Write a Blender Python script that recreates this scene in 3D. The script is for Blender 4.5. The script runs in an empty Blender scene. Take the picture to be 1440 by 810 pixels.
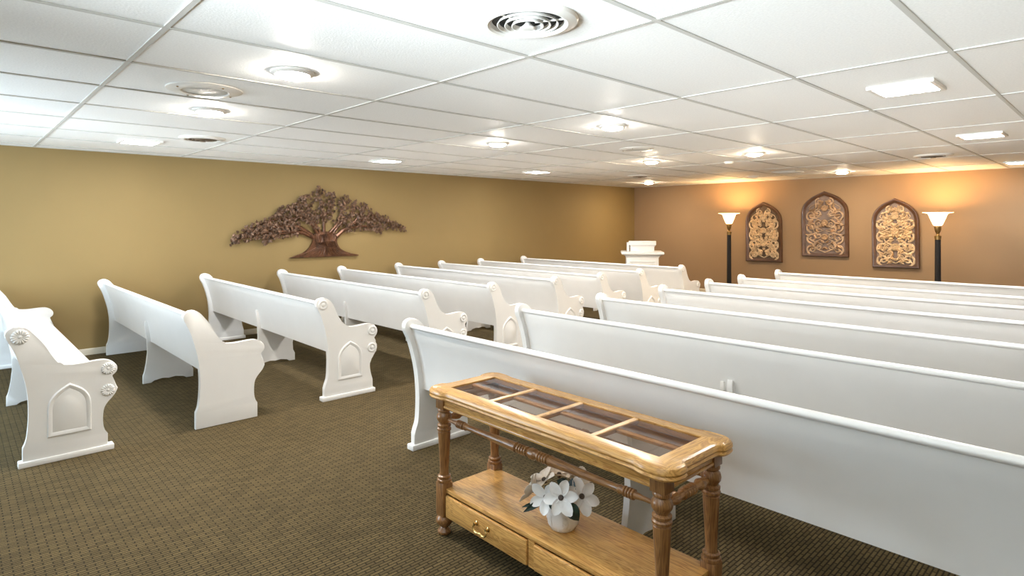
import bpy, bmesh, math, random
from mathutils import Vector, Matrix, Euler

random.seed(7)
scn = bpy.context.scene
col = scn.collection
PI = math.pi

# ------------------------------------------------------------------ camera
FPX, CXP, CYP, YAW, ROLL, CAMZ = 833.72, 700.09, 313.25, -0.8237, -0.0015, 1.5604
CEIL = 2.4214
cd = bpy.data.cameras.new('camera')
cam = bpy.data.objects.new('camera', cd)
col.objects.link(cam)
cd.sensor_width = 36.0
cd.lens = FPX / 1440 * 36
cd.shift_x = (720 - CXP) / 1440
cd.shift_y = (CYP - 405) / 1440
cd.clip_start = 0.05
_F = Vector((math.sin(YAW), math.cos(YAW), 0))
_R = Vector((math.cos(YAW), -math.sin(YAW), 0))
_U = Vector((0, 0, 1))
_c, _s = math.cos(ROLL), math.sin(ROLL)
_r2 = _R * _c + _U * _s
_u2 = _U * _c - _R * _s
m = Matrix((_r2, _u2, -_F)).transposed().to_4x4()
m.translation = Vector((0, 0, CAMZ))
cam.matrix_world = m
scn.camera = cam

# ------------------------------------------------------------------ view / world / daylight
scn.view_settings.view_transform = 'Standard'
scn.view_settings.look = 'None'
scn.view_settings.gamma = 1.0
scn.view_settings.exposure = 0.92
scn.view_settings.use_curve_mapping = False
try:
    scn.cycles.max_bounces = 10
    scn.cycles.diffuse_bounces = 6
    scn.cycles.sample_clamp_indirect = 6.0
except Exception:
    pass
w = bpy.data.worlds.new('sky')
scn.world = w
w.use_nodes = True
w.node_tree.nodes['Background'].inputs[0].default_value = (0.75, 0.87, 1.0, 1)
w.node_tree.nodes['Background'].inputs[1].default_value = 1.0

XW, XE, YB, YF = -8.4717, 0.50, -1.70, 12.4543      # room: left wall, right wall, back wall, end wall


def area(name, loc, rot, sx, sy, power, color):
    l = bpy.data.lights.new(name, 'AREA')
    l.shape = 'RECTANGLE'
    l.size, l.size_y, l.energy, l.color = sx, sy, power, color
    o = bpy.data.objects.new(name, l)
    col.objects.link(o)
    o.location, o.rotation_euler = loc, rot
    return o


DAY = (0.70, 0.85, 1.0)
WINS = [(-7.6, -4.6, 0.45, 2.20, 45.0), (-2.25, 0.36, 0.95, 2.25, 580.0)]   # unseen back windows; the second is made up and shaped to light the ceiling
for k, (x0, x1, z0, z1, pw) in enumerate(WINS):
    if k == 0:       # open sky seen through the left window
        area('daylight', ((x0 + x1) / 2, YB - 0.3, (z0 + z1) / 2), (PI / 2 - math.radians(12), 0, 0), x1 - x0, z1 - z0, 118.0, DAY)
    # unseen lamp added outside each window to brighten the ceiling
    uplight = area('added_uplight', ((x0 + x1) / 2, YB - (1.25, 5.6)[k], 0.0), (math.radians((128, 106)[k]), 0, 0), x1 - x0 + (0.6, 1.2)[k], (1.6, 2.6)[k], pw, (0.86, 0.94, 1.0))
    uplight.data.spread = math.radians((150, 80)[k])

LENS = 230.0        # emission of the ceiling lamps' lenses
TORCH = 30.0        # watt of each torchiere bulb

# ------------------------------------------------------------------ materials
MATS = {}


def nodes_of(name):
    mt = bpy.data.materials.new(name)
    mt.use_nodes = True
    nt = mt.node_tree
    return mt, nt, nt.nodes['Principled BSDF']


def plain(name, color, rough=0.5, metal=0.0, vary=0.04, scale=8.0, bump=0.0, bscale=200.0, emit=None, estr=0.0, trans=0.0, coat=0.0):
    mt, nt, b = nodes_of(name)
    N, L = nt.nodes, nt.links
    tc = N.new('ShaderNodeTexCoord')
    nz = N.new('ShaderNodeTexNoise')
    nz.inputs['Scale'].default_value = scale
    nz.inputs['Detail'].default_value = 4
    L.new(tc.outputs['Object'], nz.inputs['Vector'])
    cr = N.new('ShaderNodeValToRGB')
    cr.color_ramp.elements[0].position = 0.3
    cr.color_ramp.elements[1].position = 0.7
    cr.color_ramp.elements[0].color = tuple(max(0, c * (1 - vary)) for c in color) + (1,)
    cr.color_ramp.elements[1].color = tuple(min(1, c * (1 + vary)) for c in color) + (1,)
    L.new(nz.outputs['Fac'], cr.inputs['Fac'])
    L.new(cr.outputs['Color'], b.inputs['Base Color'])
    b.inputs['Roughness'].default_value = rough
    b.inputs['Metallic'].default_value = metal
    b.inputs['Coat Weight'].default_value = coat
    if trans:
        b.inputs['Transmission Weight'].default_value = trans
    if emit:
        b.inputs['Emission Color'].default_value = emit + (1,)
        b.inputs['Emission Strength'].default_value = estr
    if bump:
        n2 = N.new('ShaderNodeTexNoise')
        n2.inputs['Scale'].default_value = bscale
        n2.inputs['Detail'].default_value = 3
        L.new(tc.outputs['Object'], n2.inputs['Vector'])
        bp = N.new('ShaderNodeBump')
        bp.inputs['Strength'].default_value = bump
        bp.inputs['Distance'].default_value = 0.004
        L.new(n2.outputs['Fac'], bp.inputs['Height'])
        L.new(bp.outputs['Normal'], b.inputs['Normal'])
    MATS[name] = mt
    return mt


def wood(name, light, dark, axis='X', rough=0.32, scale=1.0):
    mt, nt, b = nodes_of(name)
    N, L = nt.nodes, nt.links
    tc = N.new('ShaderNodeTexCoord')
    mp = N.new('ShaderNodeMapping')
    st = {'X': (1.2, 14, 14), 'Y': (14, 1.2, 14), 'Z': (14, 14, 1.2)}[axis]
    mp.inputs['Scale'].default_value = tuple(v * scale for v in st)
    L.new(tc.outputs['Object'], mp.inputs['Vector'])
    wv = N.new('ShaderNodeTexNoise')
    wv.inputs['Scale'].default_value = 1.6
    wv.inputs['Detail'].default_value = 5
    wv.inputs['Distortion'].default_value = 1.6
    L.new(mp.outputs['Vector'], wv.inputs['Vector'])
    mp2 = N.new('ShaderNodeMapping')
    mp2.inputs['Scale'].default_value = tuple(v * 9 * scale if v > 5 else v * 4 for v in st)
    L.new(tc.outputs['Object'], mp2.inputs['Vector'])
    fine = N.new('ShaderNodeTexNoise')
    fine.inputs['Scale'].default_value = 1.5
    fine.inputs['Detail'].default_value = 2
    L.new(mp2.outputs['Vector'], fine.inputs['Vector'])
    # cathedral figure: rings from the noise
    ml = N.new('ShaderNodeMath'); ml.operation = 'MULTIPLY'; ml.inputs[1].default_value = 9.0
    L.new(wv.outputs['Fac'], ml.inputs[0])
    fr = N.new('ShaderNodeMath'); fr.operation = 'PINGPONG'; fr.inputs[1].default_value = 0.5
    L.new(ml.outputs[0], fr.inputs[0])
    ad = N.new('ShaderNodeMath'); ad.operation = 'MULTIPLY_ADD'; ad.inputs[1].default_value = 0.9
    L.new(fr.outputs[0], ad.inputs[0])
    f2 = N.new('ShaderNodeMath'); f2.operation = 'MULTIPLY'; f2.inputs[1].default_value = 0.75
    L.new(fine.outputs['Fac'], f2.inputs[0])
    L.new(f2.outputs[0], ad.inputs[2])
    cr = N.new('ShaderNodeValToRGB')
    cr.color_ramp.elements[0].position = 0.38
    cr.color_ramp.elements[1].position = 0.74
    cr.color_ramp.elements[0].color = dark + (1,)
    cr.color_ramp.elements[1].color = light + (1,)
    L.new(ad.outputs[0], cr.inputs['Fac'])
    L.new(cr.outputs['Color'], b.inputs['Base Color'])
    b.inputs['Roughness'].default_value = rough
    b.inputs['Coat Weight'].default_value = 0.25
    b.inputs['Coat Roughness'].default_value = 0.2
    MATS[name] = mt
    return mt


def carpet_mat():
    mt, nt, b = nodes_of('carpet')
    N, L = nt.nodes, nt.links
    tc = N.new('ShaderNodeTexCoord')
    mp = N.new('ShaderNodeMapping')
    mp.inputs['Rotation'].default_value = (0, 0, PI / 2)
    L.new(tc.outputs['Object'], mp.inputs['Vector'])
    br = N.new('ShaderNodeTexBrick')
    br.inputs['Scale'].default_value = 1.0
    br.inputs['Brick Width'].default_value = 0.070
    br.inputs['Row Height'].default_value = 0.019
    br.inputs['Mortar Size'].default_value = 0.0042
    br.inputs['Mortar Smooth'].default_value = 0.6
    br.inputs['Color1'].default_value = (0.168, 0.122, 0.057, 1)
    br.inputs['Color2'].default_value = (0.110, 0.081, 0.039, 1)
    br.inputs['Mortar'].default_value = (0.040, 0.032, 0.018, 1)
    L.new(mp.outputs['Vector'], br.inputs['Vector'])
    nz = N.new('ShaderNodeTexNoise')
    nz.inputs['Scale'].default_value = 260
    nz.inputs['Detail'].default_value = 3
    L.new(tc.outputs['Object'], nz.inputs['Vector'])
    mx = N.new('ShaderNodeMix'); mx.data_type = 'RGBA'; mx.blend_type = 'MULTIPLY'
    mx.inputs['Factor'].default_value = 0.75
    cr = N.new('ShaderNodeValToRGB')
    cr.color_ramp.elements[0].position = 0.32
    cr.color_ramp.elements[1].position = 0.68
    cr.color_ramp.elements[0].color = (0.55, 0.55, 0.55, 1)
    cr.color_ramp.elements[1].color = (1.35, 1.33, 1.28, 1)
    L.new(nz.outputs['Fac'], cr.inputs['Fac'])
    L.new(br.outputs['Color'], mx.inputs['A'])
    L.new(cr.outputs['Color'], mx.inputs['B'])
    L.new(mx.outputs['Result'], b.inputs['Base Color'])
    b.inputs['Roughness'].default_value = 0.95
    b.inputs['Specular IOR Level'].default_value = 0.1
    bp = N.new('ShaderNodeBump')
    bp.inputs['Strength'].default_value = 0.7
    bp.inputs['Distance'].default_value = 0.006
    iv = N.new('ShaderNodeMath'); iv.operation = 'MULTIPLY_ADD'; iv.inputs[1].default_value = -1.0
    L.new(br.outputs['Fac'], iv.inputs[0])
    L.new(nz.outputs['Fac'], iv.inputs[2])
    L.new(iv.outputs[0], bp.inputs['Height'])
    L.new(bp.outputs['Normal'], b.inputs['Normal'])
    MATS['carpet'] = mt


def tile_mat():
    mt, nt, b = nodes_of('ceiling_board')
    N, L = nt.nodes, nt.links
    tc = N.new('ShaderNodeTexCoord')
    n1 = N.new('ShaderNodeTexNoise'); n1.inputs['Scale'].default_value = 95; n1.inputs['Detail'].default_value = 4
    n2 = N.new('ShaderNodeTexNoise'); n2.inputs['Scale'].default_value = 1.3; n2.inputs['Detail'].default_value = 2
    L.new(tc.outputs['Object'], n1.inputs['Vector'])
    L.new(tc.outputs['Object'], n2.inputs['Vector'])
    cr = N.new('ShaderNodeValToRGB')
    cr.color_ramp.elements[0].position = 0.35
    cr.color_ramp.elements[1].position = 0.65
    cr.color_ramp.elements[0].color = (0.88, 0.88, 0.87, 1)
    cr.color_ramp.elements[1].color = (0.95, 0.95, 0.94, 1)
    L.new(n1.outputs['Fac'], cr.inputs['Fac'])
    L.new(cr.outputs['Color'], b.inputs['Base Color'])
    b.inputs['Roughness'].default_value = 0.55
    bp = N.new('ShaderNodeBump'); bp.inputs['Strength'].default_value = 0.35; bp.inputs['Distance'].default_value = 0.003
    L.new(n1.outputs['Fac'], bp.inputs['Height'])
    L.new(bp.outputs['Normal'], b.inputs['Normal'])
    MATS['ceiling_board'] = mt


def glass_mat():
    mt = bpy.data.materials.new('smoked_glass')
    mt.use_nodes = True
    nt = mt.node_tree
    N, L = nt.nodes, nt.links
    N.remove(N['Principled BSDF'])
    out = N['Material Output']
    tr = N.new('ShaderNodeBsdfTransparent'); tr.inputs[0].default_value = (0.80, 0.74, 0.68, 1)
    gl = N.new('ShaderNodeBsdfGlossy'); gl.inputs['Roughness'].default_value = 0.02
    gl.inputs['Color'].default_value = (0.9, 0.9, 0.92, 1)
    fr0 = N.new('ShaderNodeFresnel'); fr0.inputs['IOR'].default_value = 1.45
    ge = N.new('ShaderNodeNewGeometry')
    fr = N.new('ShaderNodeMath'); fr.operation = 'MULTIPLY'
    iv = N.new('ShaderNodeMath'); iv.operation = 'SUBTRACT'; iv.inputs[0].default_value = 1.0
    L.new(ge.outputs['Backfacing'], iv.inputs[1])
    L.new(fr0.outputs[0], fr.inputs[0]); L.new(iv.outputs[0], fr.inputs[1])
    mx = N.new('ShaderNodeMixShader')
    L.new(fr.outputs[0], mx.inputs[0]); L.new(tr.outputs[0], mx.inputs[1]); L.new(gl.outputs[0], mx.inputs[2])
    L.new(mx.outputs[0], out.inputs[0])
    MATS['smoked_glass'] = mt
    mt = bpy.data.materials.new('clear_glass')
    mt.use_nodes = True
    nt = mt.node_tree
    N, L = nt.nodes, nt.links
    N.remove(N['Principled BSDF'])
    out = N['Material Output']
    tr = N.new('ShaderNodeBsdfTransparent'); tr.inputs[0].default_value = (0.95, 0.97, 0.97, 1)
    gl = N.new('ShaderNodeBsdfGlossy'); gl.inputs['Roughness'].default_value = 0.02
    fr = N.new('ShaderNodeValue'); fr.outputs[0].default_value = 0.05
    mx = N.new('ShaderNodeMixShader')
    L.new(fr.outputs[0], mx.inputs[0]); L.new(tr.outputs[0], mx.inputs[1]); L.new(gl.outputs[0], mx.inputs[2])
    L.new(mx.outputs[0], out.inputs[0])
    MATS['clear_glass'] = mt


carpet_mat(); tile_mat(); glass_mat()
plain('wall_paint', (0.268, 0.182, 0.068), 0.75, vary=0.02, scale=2.0, bump=0.12, bscale=160)
plain('end_wall_paint', (0.295, 0.188, 0.100), 0.75, vary=0.02, scale=2.0, bump=0.12, bscale=160)
plain('pew_paint', (0.83, 0.825, 0.81), 0.28, vary=0.015, scale=5.0, bump=0.05, bscale=60)
plain('trim_paint', (0.62, 0.55, 0.43), 0.4, vary=0.03)
plain('grid_paint', (0.58, 0.57, 0.54), 0.5, vary=0.02)
plain('fixture_white', (0.78, 0.76, 0.72), 0.3, vary=0.02)
plain('grille_mesh', (0.62, 0.60, 0.55), 0.5, vary=0.05, scale=40, bump=0.4, bscale=900)
plain('duct_black', (0.015, 0.014, 0.012), 0.7)
plain('plenum', (0.2, 0.2, 0.2), 0.9)
plain('lens_cool', (0.9, 0.9, 0.9), 0.4, emit=(1.0, 0.93, 0.84), estr=LENS)
plain('lens_warm', (0.9, 0.85, 0.7), 0.4, emit=(1.0, 0.82, 0.60), estr=LENS * 1.35)
plain('lens_panel', (0.9, 0.9, 0.9), 0.4, emit=(0.97, 0.98, 1.0), estr=LENS * 0.3)
plain('black_metal', (0.006, 0.005, 0.005), 0.6, vary=0.1)
plain('antique_brass', (0.30, 0.19, 0.07), 0.35, metal=0.8, vary=0.15, scale=20)
plain('brass', (0.62, 0.42, 0.16), 0.25, metal=0.9, vary=0.1, scale=20)
plain('alabaster', (0.95, 0.82, 0.6), 0.5, vary=0.05, emit=(1.0, 0.66, 0.30), estr=3.2, scale=12)
plain('bronze', (0.105, 0.042, 0.018), 0.36, metal=0.45, vary=0.6, scale=14, bump=0.5, bscale=40)
plain('bronze_leaf', (0.130, 0.070, 0.040), 0.42, metal=0.45, vary=0.75, scale=26)
plain('frame_wood', (0.085, 0.036, 0.015), 0.42, vary=0.3, scale=10, coat=0.2)
plain('carved_cream', (0.60, 0.44, 0.27), 0.5, vary=0.35, scale=16)
plain('carved_gold', (0.46, 0.28, 0.10), 0.42, metal=0.3, vary=0.4, scale=18)
plain('carved_verdigris', (0.46, 0.31, 0.19), 0.4, metal=0.35, vary=0.35, scale=9)
plain('panel_back_dark', (0.10, 0.060, 0.030), 0.6, vary=0.3, scale=12)
plain('panel_back_mauve', (0.19, 0.130, 0.100), 0.5, vary=0.3, scale=9)
plain('ceramic', (0.88, 0.87, 0.86), 0.22, vary=0.02)
plain('ceramic_relief', (0.78, 0.76, 0.73), 0.5, vary=0.12, scale=60, bump=1.0, bscale=120)
plain('petal_white', (0.84, 0.83, 0.82), 0.6, vary=0.04, scale=30)
plain('petal_cream', (0.74, 0.68, 0.60), 0.6, vary=0.10, scale=30)
plain('stamen', (0.10, 0.075, 0.06), 0.8, vary=0.5, scale=120, bump=1, bscale=300)
plain('leaf_green', (0.012, 0.035, 0.026), 0.4, vary=0.4, scale=30)
plain('leaf_blue', (0.06, 0.11, 0.15), 0.45, vary=0.3, scale=30)
wood('oak_x', (0.68, 0.385, 0.120), (0.42, 0.200, 0.052), 'X')
wood('oak_y', (0.68, 0.385, 0.120), (0.42, 0.200, 0.052), 'Y')
wood('oak_turned', (0.31, 0.150, 0.052), (0.17, 0.072, 0.024), 'Z')
wood('oak_turned_x', (0.31, 0.150, 0.052), (0.17, 0.072, 0.024), 'X')
wood('oak_turned_y', (0.40, 0.205, 0.075), (0.24, 0.11, 0.04), 'Y')


# ------------------------------------------------------------------ mesh helpers
def link(name, me, mat, parent=None, loc=(0, 0, 0), rot=(0, 0, 0)):
    o = bpy.data.objects.new(name, me)
    col.objects.link(o)
    if mat is not None and not me.materials:
        me.materials.append(MATS[mat])
    o.location, o.rotation_euler = loc, rot
    if parent is not None:
        o.parent = parent
    return o


def finish(bm, name, smooth=True, angle=0.6):
    bmesh.ops.recalc_face_normals(bm, faces=bm.faces[:])
    for f in bm.faces:
        f.smooth = smooth
    for e in bm.edges:
        if len(e.link_faces) == 2 and e.calc_face_angle(0) > angle:
            e.smooth = False
    me = bpy.data.meshes.new(name)
    bm.to_mesh(me)
    bm.free()
    return me


def part(name, bm, mat, parent=None, loc=(0, 0, 0), rot=(0, 0, 0), smooth=True, angle=0.6):
    return link(name, finish(bm, name, smooth, angle), mat, parent, loc, rot)


def box(bm, x0, x1, y0, y1, z0, z1, bev=0.0, seg=2):
    vs = [bm.verts.new((x, y, z)) for x in (x0, x1) for y in (y0, y1) for z in (z0, z1)]
    F = [(0, 1, 3, 2), (4, 6, 7, 5), (0, 4, 5, 1), (2, 3, 7, 6), (0, 2, 6, 4), (1, 5, 7, 3)]
    fs = [bm.faces.new([vs[i] for i in f]) for f in F]
    if bev:
        es = set(e for f in fs for e in f.edges)
        bmesh.ops.bevel(bm, geom=list(es), offset=bev, segments=seg, profile=0.5, affect='EDGES')
    return bm


def lathe(bm, prof, seg=20, axis='Z', origin=(0, 0, 0), closed_ends=True):
    """prof: list of (r, h) along the axis"""
    rings = []
    ox, oy, oz = origin

    def P(a, b, h):
        if axis == 'Z':
            return (ox + a, oy + b, oz + h)
        if axis == 'X':
            return (ox + h, oy + a, oz + b)
        return (ox + a, oy + h, oz + b)
    for r, h in prof:
        if r < 1e-5:
            rings.append([bm.verts.new(P(0, 0, h))])
        else:
            rings.append([bm.verts.new(P(r * math.cos(2 * PI * k / seg), r * math.sin(2 * PI * k / seg), h)) for k in range(seg)])
    for a, b in zip(rings[:-1], rings[1:]):
        for k in range(seg):
            k2 = (k + 1) % seg
            if len(a) == 1 and len(b) == 1:
                continue
            if len(a) == 1:
                bm.faces.new((a[0], b[k], b[k2]))
            elif len(b) == 1:
                bm.faces.new((a[k], a[k2], b[0]))
            else:
                bm.faces.new((a[k], a[k2], b[k2], b[k]))
    if closed_ends:
        for rg in (rings[0], rings[-1]):
            if len(rg) > 2:
                bm.faces.new(rg)
    return bm


def tube(bm, pts, rads, seg=6, flat=None):
    """tube along pts with a radius per point; flat=(normal, k) squashes along a direction"""
    pts = [Vector(p) for p in pts]
    if not hasattr(rads, '__len__'):
        rads = [rads] * len(pts)
    rings = []
    up = Vector((0, 0, 1))
    for i, p in enumerate(pts):
        t = (pts[min(i + 1, len(pts) - 1)] - pts[max(i - 1, 0)]).normalized()
        if flat:
            n = flat[0]
            a = t.cross(n).normalized()
            b = n * flat[1]
        else:
            a = t.cross(up)
            if a.length < 1e-3:
                a = t.cross(Vector((1, 0, 0)))
            a.normalize()
            b = a.cross(t).normalized()
        rings.append([bm.verts.new(p + (a * math.cos(2 * PI * k / seg) + b * math.sin(2 * PI * k / seg)) * rads[i]) for k in range(seg)])
    for r1, r2 in zip(rings[:-1], rings[1:]):
        for k in range(seg):
            bm.faces.new((r1[k], r1[(k + 1) % seg], r2[(k + 1) % seg], r2[k]))
    bm.faces.new(rings[0]); bm.faces.new(rings[-1])
    return bm


def catmull(pts, n=4, closed=False):
    out = []
    N = len(pts)
    rng = range(N) if closed else range(N - 1)
    for i in rng:
        p0 = pts[(i - 1) % N] if closed else pts[max(i - 1, 0)]
        p1, p2 = pts[i % N], pts[(i + 1) % N]
        p3 = pts[(i + 2) % N] if closed else pts[min(i + 2, N - 1)]
        for k in range(n):
            t = k / n
            out.append(tuple(0.5 * (2 * b + (c - a) * t + (2 * a - 5 * b + 4 * c - d) * t * t + (3 * b - a - 3 * c + d) * t ** 3)
                             for a, b, c, d in zip(p0, p1, p2, p3)))
    if not closed:
        out.append(tuple(pts[-1]))
    return out


def prism(bm, prof, x0, x1, bev=0.0, axis='X'):
    """prof polygon in (y,z) extruded along x"""
    def P(x, p):
        return (x, p[0], p[1]) if axis == 'X' else ((p[0], x, p[1]) if axis == 'Y' else (p[0], p[1], x))
    a = [bm.verts.new(P(x0, p)) for p in prof]
    b = [bm.verts.new(P(x1, p)) for p in prof]
    n = len(prof)
    fa = bm.faces.new(a[::-1]); fb = bm.faces.new(b)
    for k in range(n):
        bm.faces.new((a[k], a[(k + 1) % n], b[(k + 1) % n], b[k]))
    if bev:
        es = list(fa.edges) + list(fb.edges)
        bmesh.ops.bevel(bm, geom=es, offset=bev, segments=2, profile=0.5, affect='EDGES', clamp_overlap=True)
    return bm


def empty(name, loc=(0, 0, 0), rz=0.0):
    o = bpy.data.objects.new(name, None)
    o.empty_display_size = 0.1
    col.objects.link(o)
    o.location = loc
    o.rotation_euler = (0, 0, rz)
    return o


def tag(o, label, cat, group=None):
    o['label'] = label
    o['category'] = cat
    if group:
        o['group'] = group
    return o


def struct(o, label, cat):
    o['kind'] = 'structure'
    o['label'] = label
    o['category'] = cat
    return o


# ------------------------------------------------------------------ room shell
bm = bmesh.new()
box(bm, XW - 0.15, XE + 0.15, YB - 0.15, YF + 0.15, -0.12, 0.0)
struct(part('floor', bm, 'carpet', smooth=False), 'olive brown woven carpet covering the whole floor', 'floor')

bm = bmesh.new()
box(bm, XW - 0.15, XW, YB - 0.15, YF + 0.15, 0.0, CEIL + 0.12)
struct(part('wall_left', bm, 'wall_paint', smooth=False), 'long tan painted wall with the metal tree on it', 'wall')
bm = bmesh.new()
box(bm, XW, XE, YF, YF + 0.15, 0.0, CEIL + 0.12)
struct(part('wall_end', bm, 'end_wall_paint', smooth=False), 'brown painted end wall behind the lamps and arched panels', 'wall')
bm = bmesh.new()
box(bm, XE, XE + 0.15, YB - 0.15, YF + 0.15, 0.0, CEIL + 0.12)
struct(part('wall_right', bm, 'wall_paint', smooth=False), 'tan painted wall on the right, out of the picture', 'wall')
# back wall with two window openings
bm = bmesh.new()
xs = [XW, WINS[0][0], WINS[0][1], WINS[1][0], WINS[1][1], XE]
for i in range(5):
    if i in (1, 3):
        wv = WINS[i // 2]
        box(bm, xs[i], xs[i + 1], YB - 0.12, YB, 0.0, wv[2])
        box(bm, xs[i], xs[i + 1], YB - 0.12, YB, wv[3], CEIL + 0.12)
    else:
        box(bm, xs[i], xs[i + 1], YB - 0.12, YB, 0.0, CEIL + 0.12)
struct(part('wall_back', bm, 'wall_paint', smooth=False), 'tan back wall with assumed windows, behind the photographer', 'wall')
for k, (x0, x1, z0, z1, pw) in enumerate(WINS):
    wn = empty('window_%d' % (k + 1), ((x0 + x1) / 2, YB - 0.06, z0))
    struct(wn, 'assumed white framed window in the unseen back wall, number %s from the left wall' % ('one', 'two')[k], 'window')
    hw, hh = (x1 - x0) / 2, z1 - z0
    for nm, b in (('window_frame', (-hw, -hw + 0.06, 0, hh)), ('window_frame', (hw - 0.06, hw, 0, hh)),
                  ('window_frame', (-hw, hw, 0, 0.06)), ('window_frame', (-hw, hw, hh - 0.06, hh)), ('mullion', (-0.025, 0.025, 0.06, hh - 0.06))):
        bm = bmesh.new(); box(bm, b[0], b[1], -0.035, 0.035, b[2], b[3], 0.004)
        part(nm, bm, 'pew_paint', wn)
    bm = bmesh.new(); box(bm, -hw + 0.06, hw - 0.06, -0.004, 0.004, 0.06, hh - 0.06)
    part('pane', bm, 'clear_glass', wn, smooth=False)

# baseboards
bprof = [(0.0, 0.0), (0.014, 0.0), (0.014, 0.062), (0.009, 0.072), (0.0, 0.075)]
bm = bmesh.new()
prism(bm, [(XW + p[0], p[1]) for p in bprof], YB, YF, axis='Y')
struct(part('baseboard_left', bm, 'trim_paint'), 'low beige baseboard along the tree wall', 'baseboard')
bm = bmesh.new()
prism(bm, [(YF - p[0], p[1]) for p in bprof], XW + 0.014, XE, axis='X')
struct(part('baseboard_end', bm, 'trim_paint'), 'low beige baseboard along the end wall', 'baseboard')

bm = bmesh.new()
prism(bm, [(XE - p[0], p[1]) for p in bprof], YB, YF - 0.014, axis='Y')
struct(part('baseboard_right', bm, 'trim_paint'), 'low beige baseboard along the right wall', 'baseboard')

# ceiling: plenum slab, tee grid, lay-in tiles
bm = bmesh.new()
box(bm, XW - 0.15, XE + 0.15, YB - 0.15, YF + 0.15, CEIL + 0.12, CEIL + 0.2)
ceil = struct(part('ceiling', bm, 'plenum', smooth=False), 'white suspended ceiling of large lay-in tiles', 'ceiling')
GX, GY, TX, TY = -2.9108, 0.7046, 0.756, 1.512
gxs = [GX + i * TX for i in range(-8, 6) if XW + 0.03 < GX + i * TX < XE - 0.03]
gys = [GY + j * TY for j in range(-3, 9) if YB + 0.03 < GY + j * TY < YF - 0.03]
BW = 0.0125
for x in gxs:
    bm = bmesh.new(); box(bm, x - BW, x + BW, YB, YF, CEIL, CEIL + 0.006, 0.002, 1)
    box(bm, x - 0.002, x + 0.002, YB, YF, CEIL + 0.006, CEIL + 0.05)
    part('main_tee', bm, 'grid_paint', ceil, smooth=False)
ex = [XW] + gxs + [XE]
ey = [YB] + gys + [YF]
bm = bmesh.new(); box(bm, -TX / 2 + BW, TX / 2 - BW, -BW, BW, 0.0010, 0.006)
tee_me = finish(bm, 'cross_tee', False)
for y in gys:
    for a, b in zip(ex[:-1], ex[1:]):
        o = link('cross_tee', tee_me, 'grid_paint', ceil, ((a + b) / 2, y, CEIL))
        o.scale = ((b - a - 2 * BW) / (TX - 2 * BW), 1, 1)
tile_cache = {}
for a, b in zip(ex[:-1], ex[1:]):
    for c, d in zip(ey[:-1], ey[1:]):
        key = (round(b - a, 3), round(d - c, 3))
        if key not in tile_cache:
            bm = bmesh.new()
            hx, hy = (b - a) / 2 - 0.004, (d - c) / 2 - 0.004
            box(bm, -hx, hx, -hy, hy, 0.0, 0.018)
            tile_cache[key] = finish(bm, 'ceiling_tile', False)
        link('ceiling_tile', tile_cache[key], 'ceiling_board', ceil, ((a + b) / 2, (c + d) / 2, CEIL + 0.0062 + random.uniform(0, 0.0008)))
# wall angle round the edge of the ceiling
bm = bmesh.new()
for b in ((XW, XW + 0.022, YB, YF), (XE - 0.022, XE, YB, YF), (XW, XE, YF - 0.022, YF), (XW, XE, YB, YB + 0.022)):
    box(bm, b[0], b[1], b[2], b[3], CEIL - 0.001, CEIL + 0.006)
part('wall_angle', bm, 'grid_paint', ceil, smooth=False)

# ------------------------------------------------------------------ ceiling fixtures
def downlight(x, y, label, lens='lens_cool', r=0.12, lit=True, group='round recessed ceiling lights'):
    t = tag(empty('ceiling_light', (x, y, CEIL + 0.006)), label, 'ceiling light', group)
    bm = bmesh.new()
    lathe(bm, [(r * 0.74, 0.0), (r * 0.74, -0.016), (r * 0.80, -0.020), (r * 0.95, -0.014), (r, -0.008), (r, 0.0)], 36, closed_ends=False)
    part('trim_ring', bm, 'fixture_white', t)
    bm = bmesh.new()
    lathe(bm, [(r * 0.74, -0.010), (r * 0.70, -0.024), (r * 0.60, -0.033), (r * 0.36, -0.040), (0, -0.042)], 32, closed_ends=False)
    part('lens', bm, lens if lit else 'fixture_white', t)
    return t


def panel_light(x, y, label, s=0.30):
    t = tag(empty('ceiling_light', (x, y, CEIL + 0.006)), label, 'ceiling light', 'square ceiling panel lights')
    bm = bmesh.new()
    h = s / 2
    for b in ((-h - .03, -h, -h - .03, h + .03), (h, h + .03, -h - .03, h + .03), (-h, h, -h - .03, -h), (-h, h, h, h + .03)):
        box(bm, b[0], b[1], b[2], b[3], -0.022, 0.0, 0.003, 1)
    part('frame', bm, 'fixture_white', t)
    bm = bmesh.new(); box(bm, -h, h, -h, h, -0.018, -0.004)
    part('diffuser', bm, 'lens_panel', t, smooth=False)
    return t


downlight(-3.30, 1.45, 'lit round ceiling light nearest the camera, glowing on the white tiles', r=0.12)
downlight(-4.84, 1.47, 'lit round ceiling light just behind the round speaker grille near the left')
downlight(-4.73, 4.38, 'lit round ceiling light above the middle left pews, nearer the tree')
downlight(-3.20, 4.37, 'lit round ceiling light above the aisle, in front of a flat round speaker')
downlight(-4.66, 7.27, 'lit round ceiling light just beyond the flat round speaker', 'lens_warm')
downlight(-3.26, 7.40, 'lit round ceiling light in the middle of the ceiling, right of the aisle', 'lens_warm')
downlight(-7.18, 11.10, 'small lit round ceiling light close to the far corner', 'lens_warm')
downlight(-3.45, 11.25, 'small lit round ceiling light above the tall middle arched panel', 'lens_warm')
downlight(-4.89, 11.04, 'unlit round ceiling light near the end wall above the left arched panel', lit=False)
panel_light(-7.15, 1.48, 'square lit ceiling panel at far left above the tree wall')
panel_light(-7.06, 4.45, 'square lit ceiling panel above the metal tree')
panel_light(-6.90, 7.30, 'square lit ceiling panel right of the metal tree, along the left wall')
panel_light(-1.01, 4.51, 'largest looking square lit ceiling panel at the right')
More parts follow.
